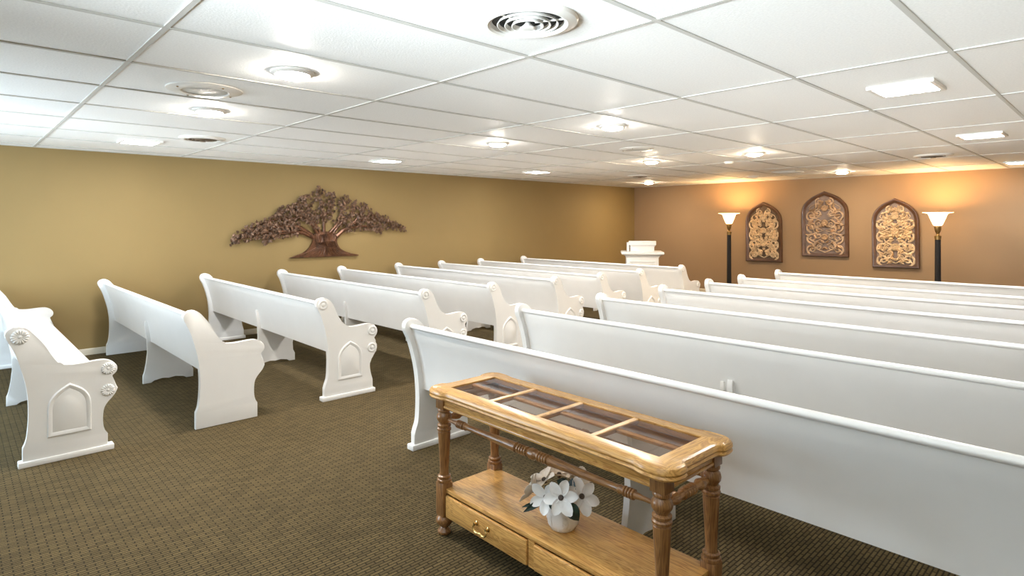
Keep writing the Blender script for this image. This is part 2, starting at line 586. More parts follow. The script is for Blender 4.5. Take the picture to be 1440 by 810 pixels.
panel_light(-1.05, 7.52, 'square lit ceiling panel at the right, second from the camera')
panel_light(-1.14, 11.32, 'square lit ceiling panel cut by the right edge near the end wall')


plain('vent_duct_shade', (0.20, 0.145, 0.095), 0.5, vary=0.1)  # diffuser rings: shade of the duct behind put into their colour


def diffuser(x, y, label, r=0.216, seg=48, inner='fixture_white'):
    t = tag(empty('air_diffuser', (x, y, CEIL + 0.006)), label, 'air vent', 'round ceiling air diffusers')
    bm = bmesh.new()
    lathe(bm, [(r * 0.70, 0.004), (r * 0.74, -0.018), (r * 0.80, -0.024), (r * 0.97, -0.014), (r, -0.006), (r, 0.0)], seg, closed_ends=False)
    part('outer_ring', bm, 'fixture_white', t)
    for k, rr in enumerate((0.58, 0.43, 0.29)):
        bm = bmesh.new()
        lathe(bm, [(r * (rr - 0.015), -0.010), (r * (rr + 0.02), -0.022 - 0.003 * k), (r * (rr + 0.035), -0.021 - 0.003 * k), (r * (rr + .0), -0.008)], seg, closed_ends=False)
        part('cone_ring', bm, inner, t)
    bm = bmesh.new()
    lathe(bm, [(r * 0.03, -0.002), (r * 0.06, -0.016), (r * 0.15, -0.034), (r * 0.13, -0.038), (0, -0.040)], seg, closed_ends=False)
    part('centre_cone', bm, inner, t)
    for k in range(3):
        a = 2 * PI * k / 3 + 0.5
        bm = bmesh.new()
        tube(bm, [(math.cos(a) * r * 0.15, math.sin(a) * r * 0.15, -0.012), (math.cos(a) * r * 0.72, math.sin(a) * r * 0.72, -0.012)], 0.004, 6)
        part('spoke', bm, 'fixture_white', t)
    bm = bmesh.new()
    lathe(bm, [(0, -0.003), (r * 0.72, -0.003), (r * 0.72, 0.0), (0, 0.0)], 32, closed_ends=False)
    part('duct', bm, 'duct_black', t)
    return t


def speaker(x, y, r, label):
    t = tag(empty('ceiling_speaker', (x, y, CEIL + 0.006)), label, 'speaker', 'round ceiling speakers')
    bm = bmesh.new()
    lathe(bm, [(r * 0.60, -0.012), (r * 0.64, -0.018), (r * 0.9, -0.014), (r, -0.006), (r, 0.0)], 48, closed_ends=False)
    part('rim', bm, 'fixture_white', t)
    bm = bmesh.new()
    lathe(bm, [(r * 0.61, -0.010), (r * 0.4, -0.014), (0, -0.016)], 40, closed_ends=False)
    part('grille', bm, 'grille_mesh', t)
    for k in range(4):
        a = PI / 2 * k + 0.3
        bm = bmesh.new(); lathe(bm, [(0.007, -0.012), (0.007, -0.019), (0, -0.021)], 10, origin=(math.cos(a) * r * .82, math.sin(a) * r * .82, 0), closed_ends=False)
        part('screw', bm, 'antique_brass', t)
    return t


diffuser(-1.775, 1.82, 'large round white air diffuser with black gaps, nearest the camera')
diffuser(-6.48, 1.90, 'round air diffuser near the tree wall, seen at a low angle', inner='vent_duct_shade')
diffuser(-1.80, 9.35, 'round air diffuser above the right lamp near the end wall', inner='vent_duct_shade')
diffuser(-6.26, 9.38, 'far round air diffuser near the back left corner', inner='vent_duct_shade')
speaker(-4.11, 1.22, 0.225, 'round white ceiling speaker with perforated grille, nearest the camera')
speaker(-4.00, 5.93, 0.20, 'flat round ceiling speaker further down the aisle')
bm = bmesh.new()
lathe(bm, [(0.065, 0.0), (0.065, -0.014), (0.05, -0.032), (0.0, -0.036)], 28, closed_ends=False)
t = tag(part('smoke_detector', bm, 'fixture_white', loc=(-3.97, 8.18, CEIL + 0.006)), 'small white round smoke detector far down the ceiling', 'smoke detector')
g = tag(empty('return_grille', (-4.08, 10.55, CEIL + 0.006)), 'flat rectangular grey ceiling grille near the end wall', 'air vent')
bm = bmesh.new(); box(bm, -0.2, 0.2, -0.2, 0.2, -0.010, 0.0, 0.003, 1)
part('frame', bm, 'grid_paint', g)
for k in range(9):
    bm = bmesh.new(); box(bm, -0.17, 0.17, -0.17 + k * 0.04, -0.15 + k * 0.04, -0.016, -0.010)
    part('slat', bm, 'grille_mesh', g, smooth=False)

# ------------------------------------------------------------------ pews
ZS = 1.012
A = [(0, 0), (0, .12), (.012, .145), (.022, .19), (.03, .29), (.029, .41), (.017, .52), (-.007, .625), (-.036, .725), (-.07, .80), (-.086, .835), (-.083, .865),
     (-.059, .887), (-.018, .894), (.024, .874), (.066, .826), (.109, .767), (.145, .70), (.176, .648), (.203, .622), (.252, .612), (.317, .612), (.384, .616),
     (.444, .615), (.492, .594), (.517, .56), (.513, .522), (.48, .498)]
A2 = [(.48, .498), (.505, .455), (.521, .412)]
A3 = [(.521, .412), (.50, .37), (.457, .32), (.437, .275), (.433, .2), (.442, .145), (.462, .11)]
POINTED = [(p[0], p[1] * ZS) for p in ([(0, 0)] + catmull(A[1:], 3)[:-1] + [(.48, .498), (.521, .412)] + catmull(A3, 3)[1:] + [(.462, 0)])]
B = [(.0, .0), (.0, .10), (.012, .14), (.03, .19), (.037, .27), (.038, .39), (.025, .528), (-.003, .653), (-.036, .752), (-.07, .82), (-.074, .856), (-.054, .886), (-.010, .896),
     (.04, .877), (.084, .828), (.127, .735), (.172, .668), (.217, .626), (.293, .616), (.371, .622), (.435, .625), (.491, .608), (.524, .568), (.524, .532), (.497, .497),
     (.490, .478), (.515, .438), (.523, .394), (.50, .348), (.457, .304), (.446, .241), (.457, .168), (.477, .107)]
SCROLL = [(p[0], p[1] * ZS) for p in ([(0, 0)] + catmull(B[1:], 3) + [(.477, 0)])]
REAR = [(.02, .19), (.029, .29), (.029, .405), (.017, .52), (-.007, .625), (-.036, .725), (-.066, .80), (-.075, .85)]


def rear_y(z):
    for (y0, z0), (y1, z1) in zip(REAR[:-1], REAR[1:]):
        if z <= z1:
            return y0 + (y1 - y0) * (z - z0) / (z1 - z0)
    return REAR[-1][0]


PEW_L = 3.49
TH = 0.046
pew_cache = {}


def cached(key, fn, smooth=True, angle=0.6):
    if key not in pew_cache:
        bm = bmesh.new()
        fn(bm)
        pew_cache[key] = finish(bm, key, smooth, angle)
    return pew_cache[key]


def arch_ring(bm):
    """raised gothic-arch moulding, local x is outwards, y/z in the face"""
    out, yl, yr, zb, zs, za = [], 0.125, 0.368, 0.162, 0.340, 0.500
    ym = (yl + yr) / 2
    L_ = catmull([(yl, zs), (yl + .012, zs + .060), (yl + .052, zs + .115), (ym, za)], 3)
    R_ = [(2 * ym - y, z) for y, z in L_[::-1]][1:]
    out = [(yl, zb)] + L_ + R_ + [(yr, zb)]
    c = (ym, (zb + za) / 2 - 0.01)

    def inset(d):
        r = []
        n = len(out)
        for i, (y, z) in enumerate(out):
            p, q = Vector(out[i - 1]), Vector(out[(i + 1) % n])
            v = Vector((y, z))
            e1 = (v - p).normalized(); e2 = (q - v).normalized()
            n1 = Vector((-e1.y, e1.x)); n2 = Vector((-e2.y, e2.x))
            nn = (n1 + n2).normalized()
            k = max(0.4, nn.dot(n1))
            w_ = v - nn * d / k
            if (w_ - Vector(c)).length > (v - Vector(c)).length:
                w_ = v + nn * d / k
            r.append((w_.x, w_.y))
        return r
    rings = [(out, 0.0), (inset(.007), 0.011), (inset(.014), 0.011), (inset(.030), 0.001), (inset(.036), 0.004)]
    V = [[bm.verts.new((x, y, z)) for y, z in rg] for rg, x in rings]
    n = len(out)
    for a, b in zip(V[:-1], V[1:]):
        for k in range(n):
            bm.faces.new((a[k], a[(k + 1) % n], b[(k + 1) % n], b[k]))
    bm.faces.new(V[-1])


def bullseye(bm):
    lathe(bm, [(.043, 0), (.043, .006), (.038, .010), (.030, .010), (.027, .005), (.018, .004), (.014, .010), (.006, .013), (0, .013)], 28, 'X', closed_ends=False)


def flower_disc(bm, r=0.048):
    seg = 64
    prof = [(1.0, 0, 0), (1.0, .005, .003), (.72, .010, .004), (.35, .006, .002), (.26, .004, 0), (.16, .010, 0), (0, .011, 0)]
    rings = []
    for q, h, am in prof:
        if q == 0:
            rings.append([bm.verts.new((h, 0, 0))]); continue
        rg = []
        for k in range(seg):
            a = 2 * PI * k / seg
            wv_ = math.cos(16 * a)
            rr = r * q * (1 + (0.035 * wv_ if q > .9 else 0))
            rg.append(bm.verts.new((.85 * h + .8 * am * wv_, rr * math.cos(a), rr * math.sin(a))))
        rings.append(rg)
    for a, b in zip(rings[:-1], rings[1:]):
        for k in range(seg):
            k2 = (k + 1) % seg
            if len(b) == 1:
                bm.faces.new((a[k], a[k2], b[0]))
            else:
                bm.faces.new((a[k], a[k2], b[k2], b[k]))


SUPP = [(.016, 0), (.016, .075), (.03, .115), (.045, .20), (.055, .30), (.050, .42), (.034, .52), (.028, .585), (.036, .612), (.05, .60), (.075, .52), (.085, .43),
        (.46, .42), (.455, .30), (.435, .2), (.44, .12), (.465, .08), (.465, 0), (.40, 0), (.37, .022), (.30, .034), (.24, .022), (.18, .034), (.11, .022), (.085, 0)]


def make_pew(name_end, x_right, y0, rz, label, group, wall_kind, aisle_on_right=True, style='scroll', bracket=None):
    """local frame: origin at the floor under the rear corner of the aisle end; the pew runs along -x (or +x)"""
    t = tag(empty('church_pew', (x_right, y0, 0), rz), label, 'pew', group)
    sg = -1.0 if aisle_on_right else 1.0        # direction from the aisle end to the other end
    L_ = PEW_L
    for which in ('aisle', 'far'):
        prof = POINTED if style in ('plain', 'flower') else SCROLL
        xa = 0.0 if which == 'aisle' else sg * (L_ - TH)
        x0, x1 = (xa - TH, xa) if sg < 0 else (xa, xa + TH)
        me = cached('end_panel_%s_%d' % ('p' if prof is POINTED else 's', int(sg)), lambda b: prism(b, prof, -TH if sg < 0 else 0, 0 if sg < 0 else TH, 0.007))
        e = link('end_panel', me, 'pew_paint', t, (xa, 0, 0))
        if style != 'plain':
            px0, px1 = (-TH - .012, .014) if sg < 0 else (-.014, TH + .012)
            pl = cached('plinth_%d' % int(sg), lambda b: box(b, px0, px1, -.022, .497, 0.0, .038, .006))
            link('plinth', pl, 'pew_paint', e)
        if which == 'aisle' and style != 'plain':
            mir = 0.0 if sg < 0 else PI
            for (yy, zz) in ((((-.012, .838), (.464, .560), (.462, .412)) if style == 'flower' else ((-.012, .846), (.470, .566), (.465, .410)))):
                if style == 'flower':
                    big = yy < 0.1
                    me = cached('flower_medallion_%d' % big, lambda b: flower_disc(b, 0.047 if big else 0.041), angle=1.2)
                    link('medallion', me, 'pew_paint', e, (0 if sg < 0 else 0, yy, zz), (0, 0, mir))
                else:
                    me = cached('bullseye', bullseye)
                    link('medallion', me, 'pew_paint', e, (0, yy, zz), (0, 0, mir))
            me = cached('arch_%d' % int(sg), arch_ring)
            o = link('arch_moulding', me, 'pew_paint', e)
            if sg > 0:
                o.scale = (-1, 1, 1)
    xa, xb = sorted((sg * (TH - .004), sg * (L_ - TH + .004)))
    INS, BT = 0.052, 0.024
    zs = [.405, .45, .50, .55, .60, .65, .70, .75, .80, .845]
    back = [(rear_y(z) + INS, z) for z in zs] + [(rear_y(z) + INS + BT, z) for z in zs[::-1]]
    link('backrest', cached('backrest_%d' % int(sg), lambda b: prism(b, back, xa, xb, 0.0)), 'pew_paint', t)
    cy_, cz_ = rear_y(.85) + INS + .008, .852
    rail = [(cy_ + .024 * math.cos(a), cz_ + .0165 * math.sin(a)) for a in [2 * PI * k / 16 for k in range(16)]]
    link('top_rail', cached('top_rail_%d' % int(sg), lambda b: prism(b, rail, xa, xb, 0.0)), 'pew_paint', t)
    seat = [(.085, .425), (.45, .440), (.475, .440), (.486, .448), (.486, .458), (.475, .466), (.45, .466), (.30, .452), (.085, .447)]
    link('seat', cached('seat_%d' % int(sg), lambda b: prism(b, seat, xa, xb, 0.0)), 'pew_paint', t)
    link('support', cached('support', lambda b: prism(b, SUPP, -.017, .017, 0.003)), 'pew_paint', t, (sg * L_ / 2, 0, 0))
    if bracket:
        bx, bz = bracket
        br = cached('hook', lambda b: box(b, -.013, .013, -.016, 0.004, -.03, .03, .005))
        link('hook', br, 'fixture_white', t, (bx, rear_y(bz) + INS, bz))
    return t


XA = -4.829
XR = -3.4166
LY = [.3426, 1.366, 2.406, 3.481, 4.414, 5.455, 6.315, 7.218, 8.347]
LX = [XA, XA, XA, XA + .03, XA, XA, XA + .04, XA + .04, XA + .04]
LR = [0, 0, -.018, 0, -.003, 0, 0, 0, 0]
RY = [2.341, 3.418, 4.466, 5.522, 6.496, 7.332, 8.454]
ordw = ['first', 'second', 'third', 'fourth', 'fifth', 'sixth', 'seventh', 'eighth', 'ninth']
Llab = ['white pew with flower medallions on its end, cut by the left edge of the picture',
        'white pew left of the aisle with a plain flat end panel and no medallions',
        'third white pew left of the aisle, arched end panel with round medallions fully in view',
        'fourth white pew left of the aisle, its back below the metal tree trunk',
        'fifth white pew left of the aisle, counting from the camera',
        'sixth white pew left of the aisle, counting from the camera',
        'seventh white pew left of the aisle, third from the lectern',
        'eighth white pew left of the aisle, second from the lectern',
        'front white pew left of the aisle, directly before the lectern']
for i in range(9):
    make_pew('L', LX[i], LY[i], LR[i], Llab[i], 'white pews left of the aisle', 'w', True, 'flower' if i == 0 else ('plain' if i == 1 else 'scroll'))
Rlab = ['nearest white pew right of the aisle, standing directly behind the oak table',
        'second white pew right of the aisle, small hook on its back',
        'third white pew right of the aisle, counting from the oak table',
        'fourth white pew right of the aisle, counting from the oak table',
        'fifth white pew right of the aisle, third from the end wall',
        'sixth white pew right of the aisle, second from the end wall',
        'front white pew right of the aisle, nearest the arched wall panels']
for i in range(7):
    make_pew('R', XR, RY[i], 0, Rlab[i], 'white pews right of the aisle', 'w', False, 'scroll', (1.69, .56) if i == 1 else None)

# ------------------------------------------------------------------ oak sofa table
TCX, TCY, TRZ = -1.745, 1.99, -0.012
tb = tag(empty('console_table', (TCX, TCY, 0), TRZ), 'golden oak console table with smoked glass top and turned legs', 'table')
LXP, LYP = 0.625, 0.17
HA, HB, ZT = 0.705, 0.238, 0.735
HX, HY = 0.600, 0.148


def top_outline():
    a, b = HA, HB
    ai, bi = a - .022, b - .016
    q = [(ai, 0.0), (ai, b - .150)] + catmull([(ai, b - .150), (ai + .003, b - .125), (a - .003, b - .105), (a, b - .075), (a - .004, b - .045), (a - .022, b - .018), (a - .050, b - .003),
         (a - .085, b), (a - .125, b - .002), (a - .165, bi + .003), (a - .20, bi)], 3)[1:] + [(0.3, bi), (0.0, bi)]
    pts = list(q)
    pts += [(-x, y) for x, y in q[::-1]][1:]
    pts += [(-x, -y) for x, y in q][1:]
    pts += [(x, -y) for x, y in q[::-1]][1:-1]
    return pts


OUT = top_outline()


def off(i, d):
    n = len(OUT)
    p, q = Vector(OUT[i - 1]), Vector(OUT[(i + 1) % n])
    t_ = (q - p).normalized()
    nn = Vector((t_.y, -t_.x))
    v = Vector(OUT[i]) - nn * d
    return v


# four mitred frame pieces; a point belongs to the side whose mitre sector it lies in
def side_of(p):
    dx, dy = abs(p[0]) - HX, abs(p[1]) - HY
    if dx > dy:
        return 'right' if p[0] > 0 else 'left'
    return 'back' if p[1] > 0 else 'front'


prof_top = [(.045, ZT - .046), (.006, ZT - .046), (.0, ZT - .038), (.004, ZT - .030), (.0, ZT - .022), (.001, ZT - .013), (.007, ZT - .004), (.016, ZT), (.020, ZT - .0015), (.024, ZT)]
for side in ('front', 'right', 'back', 'left'):
    bm = bmesh.new()
    n = len(OUT)
    cols = {}
    for i in range(n):
        if side_of(OUT[i]) != side and side_of(OUT[(i + 1) % n]) != side:
            continue
        if not (side_of(OUT[i]) == side):
            continue
        for k in (i, (i + 1) % n):
            if k in cols:
                continue
            colv = []
            for d, z in prof_top:
                v = off(k, d)
                colv.append(bm.verts.new((v.x, v.y, z)))
            p = OUT[k]
            h = (max(-HX, min(HX, p[0])), max(-HY, min(HY, p[1])))
            if side in ('front', 'back'):
                h = (h[0], math.copysign(HY, p[1]))
            else:
                h = (math.copysign(HX, p[0]), h[1])
            colv.append(bm.verts.new((h[0], h[1], ZT)))
            colv.append(bm.verts.new((h[0], h[1], ZT - .030)))
            cols[k] = colv
        a, b = cols[i], cols[(i + 1) % n]
        for r_ in range(len(a) - 1):
            bm.faces.new((a[r_], b[r_], b[r_ + 1], a[r_ + 1]))
        bm.faces.new((a[-1], b[-1], b[0], a[0]))
    bmesh.ops.remove_doubles(bm, verts=bm.verts[:], dist=0.0004)
    part('top_rail', bm, 'oak_x' if side in ('front', 'back') else 'oak_y', tb, angle=0.5)
# glass and the wooden lattice below it
for k in range(4):
    xa_, xb_ = -HX + k * HX / 2 + (.012 if k else 0), -HX + (k + 1) * HX / 2 - (.012 if k < 3 else 0)
    bm = bmesh.new(); box(bm, xa_, xb_, -HY, HY, ZT - .010, ZT - .005)
    part('glass_pane', bm, 'smoked_glass', tb, smooth=False)
for k in range(3):
    x = (-0.5 + 0.5 * k) * HX
    bm = bmesh.new(); box(bm, x - .013, x + .013, -HY, HY, ZT - .024, ZT - .002, .003, 1)
    part('lattice_bar', bm, 'oak_y', tb)
    
bm = bmesh.new(); box(bm, -HX, HX, -.013, .013, ZT - .023, ZT - .0105, .002, 1)
part('lattice_bar', bm, 'oak_x', tb)
# aprons
for s in (-1, 1):
    bm = bmesh.new()
    box(bm, -LXP + .02, LXP - .02, s * (LYP + .012) - .011, s * (LYP + .012) + .011, ZT - .090, ZT - .044, .004)
    box(bm, -LXP + .02, LXP - .02, s * (LYP + .016) - .012, s * (LYP + .016) + .012, ZT - .096, ZT - .082, .005)
    part('apron', bm, 'oak_x', tb)
    bm = bmesh.new()
    box(bm, s * (LXP + .012) - .011, s * (LXP + .012) + .011, -LYP + .02, LYP - .02, ZT - .090, ZT - .044, .004)
    box(bm, s * (LXP + .016) - .012, s * (LXP + .016) + .012, -LYP + .02, LYP - .02, ZT - .096, ZT - .082, .005)
    part('apron', bm, 'oak_y', tb)
FOOT = [(.0, 0), (.024, 0), (.033, .008), (.034, .018), (.024, .028), (.019, .036), (.026, .042), (.039, .056), (.043, .070), (.040, .084), (.030, .096)]
SHAFT = [(.036, .262), (.038, .270), (.036, .277), (.029, .281), (.033, .286), (.033, .293), (.025, .298), (.0225, .310), (.023, .34), (.027, .42), (.0315, .50), (.0315, .512),
         (.027, .516), (.035, .521), (.0355, .530), (.029, .536), (.034, .541), (.0345, .549), (.025, .555), (.027, .560), (.036, .574), (.0385, .586), (.035, .600), (.025, .612),
         (.033, .617), (.034, .626), (.030, .632)]
for sx in (-1, 1):
    for sy in (-1, 1):
        lg = cached('leg', lambda b: (box(b, -.031, .031, -.031, .031, .094, .262, .005), lathe(b, SHAFT, 28), box(b, -.031, .031, -.031, .031, .630, ZT - .044, .004)), angle=0.7)
        l_ = link('leg', lg, 'oak_turned', tb, (sx * LXP, sy * LYP, 0))
        link('foot', cached('foot', lambda b: lathe(b, FOOT, 28)), 'oak_turned', l_)


def ringset(c, n, r0, step=.0125):
    out = []
    for k in range(n):
        h = c + (k - (n - 1) / 2) * step
        out += [(r0 * .72, h - step * .48), (r0, h - step * .25), (r0 * 1.03, h), (r0, h + step * .25), (r0 * .72, h + step * .48)]
    return out


def long_stretcher(bm):
    h = LXP - .02
    pf = [(.008, -h), (.009, -h + .05)] + [(.011, -h + .07)] + ringset(-h + .115, 4, .019) + [(.018, -h + .155), (.013, -h + .17), (.014, -h + .22), (.021, -.115), (.023, -.10), (.014, -.094)]
    pf += ringset(-.060, 4, .021, .015) + [(.016, -.026), (.024, -.012), (.024, .012), (.016, .026)] + ringset(.060, 4, .021, .015)
    mir = [(r_, -x) for r_, x in pf[:pf.index((.014, -.094)) + 1][::-1]]
    lathe(bm, pf + mir, 20, 'X')


def short_stretcher(bm):
    h = LYP - .02
    pf = [(.009, -h), (.012, -h + .02), (.020, -h + .05), (.022, -h + .07), (.015, -h + .085)] + ringset(0, 5, .021, .016)
    mir = [(r_, -x) for r_, x in pf[:5][::-1]]
    lathe(bm, pf + mir, 20, 'Y')


for s in (-1, 1):
    link('stretcher', cached('long_stretcher', long_stretcher, angle=0.45), 'oak_turned_x', tb, (0, s * LYP, .578))
    link('stretcher', cached('short_stretcher', short_stretcher, angle=0.45), 'oak_turned_y', tb, (s * LXP, 0, .578))
# lower case: shelf, box, drawers
bm = bmesh.new(); box(bm, -LXP - .006, LXP + .006, -LYP - .012, LYP + .006, .214, .236, .004)
part('shelf', bm, 'oak_x', tb)
bm = bmesh.new()
box(bm, -LXP, LXP, LYP - .012, LYP + .004, .096, .214)
box(bm, -LXP - .004, -LXP + .012, -LYP, LYP, .096, .214)
box(bm, LXP - .012, LXP + .004, -LYP, LYP, .096, .214)
box(bm, -LXP, LXP, -LYP + .01, LYP, .096, .106)
box(bm, -.018, .018, -LYP - .012, LYP, .098, .214)
part('case', bm, 'oak_x', tb, smooth=False)
for s in (-1, 1):
    xa, xb = (-LXP + .036, -.021) if s < 0 else (.021, LXP - .036)
    bm = bmesh.new()
    box(bm, xa, xb, -LYP - .022, -LYP - .004, .100, .208, .006)
    box(bm, xa + .01, xb - .01, -LYP - .004, LYP - .02, .106, .190)
    d = part('drawer', bm, 'oak_x', tb)
    xm, yf, zh = (xa + xb) / 2, -LYP - .022, .163
    bm = bmesh.new()
    for e in (-1, 1):
        lathe(bm, [(.012, -.0), (.012, -.003), (.006, -.006), (.006, -.014), (.008, -.018), (.0, -.020)], 14, 'Y', (xm + e * .040, yf, zh), closed_ends=False)
    pts = catmull([(xm - .040, yf - .016, zh), (xm - .046, yf - .019, zh - .014), (xm - .036, yf - .020, zh - .028), (xm - .018, yf - .020, zh - .030), (xm, yf - .020, zh - .026),
                   (xm + .018, yf - .020, zh - .030), (xm + .036, yf - .020, zh - .028), (xm + .046, yf - .019, zh - .014), (xm + .040, yf - .016, zh)], 4)
    tube(bm, pts, [.0034 + .0014 * math.sin(PI * k / (len(pts) - 1)) for k in range(len(pts))], 8)
    part('handle', bm, 'brass', d)

# ------------------------------------------------------------------ flower pot on the shelf
fp = tag(empty('flower_arrangement', (-1.70, 1.955, .236), 0.35), 'white ceramic pot of silk magnolias on the table shelf', 'flower pot')


def pot(bm):
    prof = [(.040, 0), (.052, .004), (.066, .030), (.070, .060), (.068, .085), (.064, .100), (.058, .100), (.060, .080)]
    seg = 48
    rings = []
    for r, h in prof:
        rg = []
        for k in range(seg):
            a = 2 * PI * k / seg
            sc = 1 + .05 * abs(math.cos(3 * a)) ** .6 - .02
            rg.append(bm.verts.new((r * sc * math.cos(a), r * sc * math.sin(a), h + (.006 * (1 - abs(math.cos(3 * a))) if h < .001 else 0))))
        rings.append(rg)
    for a, b in zip(rings[:-1], rings[1:]):
        for k in range(seg):
            bm.faces.new((a[k], a[(k + 1) % seg], b[(k + 1) % seg], b[k]))
    bm.faces.new(rings[0]); bm.faces.new(rings[-1])


bm = bmesh.new(); pot(bm)
p_ = part('pot', bm, 'ceramic', fp, angle=1.0)
for k in range(6):
    a = PI / 3 * k
    bm = bmesh.new()
    g_ = []
    for iz in range(6):
        z = .022 + .062 * iz / 5
        r = .0655 + .008 * math.sin(PI * (z - .0) / .12)
        g_.append([bm.verts.new(((r + (0 if 0 < ia < 5 and 0 < iz < 5 else -.006)) * math.cos(a + (ia - 2.5) * .105), (r + (0 if 0 < ia < 5 and 0 < iz < 5 else -.006)) * math.sin(a + (ia - 2.5) * .105), z)) for ia in range(6)])
    for u in range(5):
        for v in range(5):
            bm.faces.new((g_[u][v], g_[u][v + 1], g_[u + 1][v + 1], g_[u + 1][v]))
    part('relief_panel', bm, 'ceramic_relief', p_)


def petal_mesh(length, width, cup):
    def f(bm):
        nu, nv = 7, 5
        g_ = []
        for i in range(nu):
            u = i / (nu - 1)
            wd = width * (math.sin(PI * min(1, .12 + u * .80)) ** .75) * (1 if u < .98 else .55)
            row = []
            for j in range(nv):
                v = j / (nv - 1) * 2 - 1
                row.append(bm.verts.new((.008 + u * length, v * wd / 2, cup * (u ** 1.6) * length + .22 * wd * v * v * (1 - .3 * u) - .12 * length * max(0, u - .7) * 3)))
            g_.append(row)
        for i in range(nu - 1):
            for j in range(nv - 1):
                bm.faces.new((g_[i][j], g_[i][j + 1], g_[i + 1][j + 1], g_[i + 1][j]))
        r = bmesh.ops.extrude_face_region(bm, geom=bm.faces[:])
        bmesh.ops.translate(bm, vec=(0, 0, -.0012), verts=[v for v in r['geom'] if isinstance(v, bmesh.types.BMVert)])
    return f


def blossom(loc, nrm, size, mat, npet=6, cup=.25, spin=0.0, stamen=True):
    """loc in world, facing nrm (world)"""
    q = Vector(nrm).to_track_quat('Z', 'Y')
    bm = bmesh.new()
    lathe(bm, [(.0, -.012), (.006, -.010), (size * .16, 0), (size * .17, .006), (size * .12, .014), (0, .017)], 14, closed_ends=False)
    inv = Matrix.Rotation(-0.35, 4, 'Z') @ Matrix.Translation((1.70, -1.955, -.236))
    lw = inv @ Vector(loc)
    b = part('blossom', bm, 'stamen', fp, lw)
    qq = (Matrix.Rotation(-0.35, 4, 'Z').to_quaternion() @ q)
    b.rotation_mode = 'QUATERNION'
    b.rotation_quaternion = qq @ Matrix.Rotation(spin, 3, 'Z').to_quaternion()
    me = cached('petal_%.3f_%.2f_%s' % (size, cup, mat), petal_mesh(size, size * .70, cup))
    for k in range(npet):
        o = link('petal', me, mat, b, (0, 0, .002 + .003 * (k % 2)), (random.uniform(-.12, .12), random.uniform(-.14, .1), 2 * PI * k / npet + random.uniform(-.1, .1)))
        o.scale = (random.uniform(.9, 1.05),) * 3
    return b


CAMD = Vector((1.70, -1.955, 1.25)).normalized()
RT = Vector((.679, .734, 0))
bl = [((791, 700), .085, 0.0, 'petal_white', CAMD, .18), ((819, 697), .083, .02, 'petal_white', (CAMD + RT * .25).normalized(), .15)]


def ray_at(px, py, depth):
    d = _F + _r2 * ((px - CXP) / FPX) + _u2 * ((CYP - py) / FPX)
    return Vector((0, 0, CAMZ)) + d * depth


blossom(ray_at(789, 700, 2.47), CAMD - RT * .10, .070, 'petal_white', 6, .16, .2)
blossom(ray_at(818, 698, 2.49), CAMD + RT * .10, .070, 'petal_white', 6, .14, .75)
blossom(ray_at(768, 699, 2.52), Vector((.35, -.85, .25)), .066, 'petal_white', 5, .45, 1.1)
blossom(ray_at(751, 690, 2.57), Vector((-.75, -.35, .35)), .060, 'petal_cream', 6, .60, .4)
blossom(ray_at(766, 676, 2.60), Vector((-.35, -.35, .85)), .068, 'petal_cream', 6, .38, .9)
blossom(ray_at(786, 669, 2.66), Vector((.05, .1, .95)), .068, 'petal_cream', 6, .32, .1)
blossom(ray_at(812, 676, 2.66), Vector((.45, .0, .8)), .064, 'petal_cream', 6, .45, .5)


def leaf(p0, p1, wd, mat, bend=.02, nrm=None):
    p0, p1 = Vector(p0), Vector(p1)
    inv = Matrix.Rotation(-0.35, 4, 'Z') @ Matrix.Translation((1.70, -1.955, -.236))
    ax = (p1 - p0)
    n_ = Vector(nrm) if nrm else CAMD
    sd = ax.cross(n_).normalized()
    up_ = sd.cross(ax).normalized()
    bm = bmesh.new()
    g_ = []
    for i in range(7):
        u = i / 6
        wq = wd * math.sin(PI * (.06 + .94 * u)) ** .8 if u < 1 else 0.001
        c = p0 + ax * u + up_ * bend * math.sin(PI * u)
        g_.append([bm.verts.new(inv @ (c + sd * wq * v * .5 + up_ * abs(v) * wq * .18)) for v in (-1, 0, 1)])
    for i in range(6):
        for j in range(2):
            bm.faces.new((g_[i][j], g_[i][j + 1], g_[i + 1][j + 1], g_[i + 1][j]))
    r = bmesh.ops.extrude_face_region(bm, geom=bm.faces[:])
    bmesh.ops.translate(bm, vec=(0, 0, -.0012), verts=[v for v in r['geom'] if isinstance(v, bmesh.types.BMVert)])
    part('leaf', bm, mat, fp)


leaf(ray_at(797, 707, 2.475), ray_at(814, 732, 2.44), .058, 'leaf_green')
leaf(ray_at(776, 706, 2.50), ray_at(783, 722, 2.46), .034, 'leaf_green')
leaf(ray_at(766, 702, 2.56), ray_at(736, 720, 2.50), .026, 'leaf_green', .01)
leaf(ray_at(764, 704, 2.56), ray_at(734, 713, 2.53), .018, 'leaf_green', .01)
leaf(ray_at(802, 692, 2.52), ray_at(805, 672, 2.52), .040, 'leaf_blue')
leaf(ray_at(797, 682, 2.58), ray_at(783, 676, 2.58), .045, 'leaf_green')
leaf(ray_at(772, 694, 2.57), ray_at(766, 682, 2.56), .03, 'leaf_green')
leaf(ray_at(790, 690, 2.58), ray_at(796, 672, 2.6), .05, 'leaf_green')
leaf(ray_at(822, 690, 2.6), ray_at(831, 681, 2.6), .03, 'leaf_green')
# stems bundle down into the pot
for k in range(5):
    a = 2 * PI * k / 5
    bm = bmesh.new(); tube(bm, [(.02 * math.cos(a), .02 * math.sin(a), .06), (.035 * math.cos(a), .035 * math.sin(a), .105), (.05 * math.cos(a), .05 * math.sin(a), .145)], .004, 6)
    part('stem', bm, 'leaf_green', fp)
bm = bmesh.new(); lathe(bm, [(.0, .088), (.058, .088), (.05, .10), (.03, .112), (0, .115)], 20, closed_ends=False)
part('moss', bm, 'leaf_green', fp)

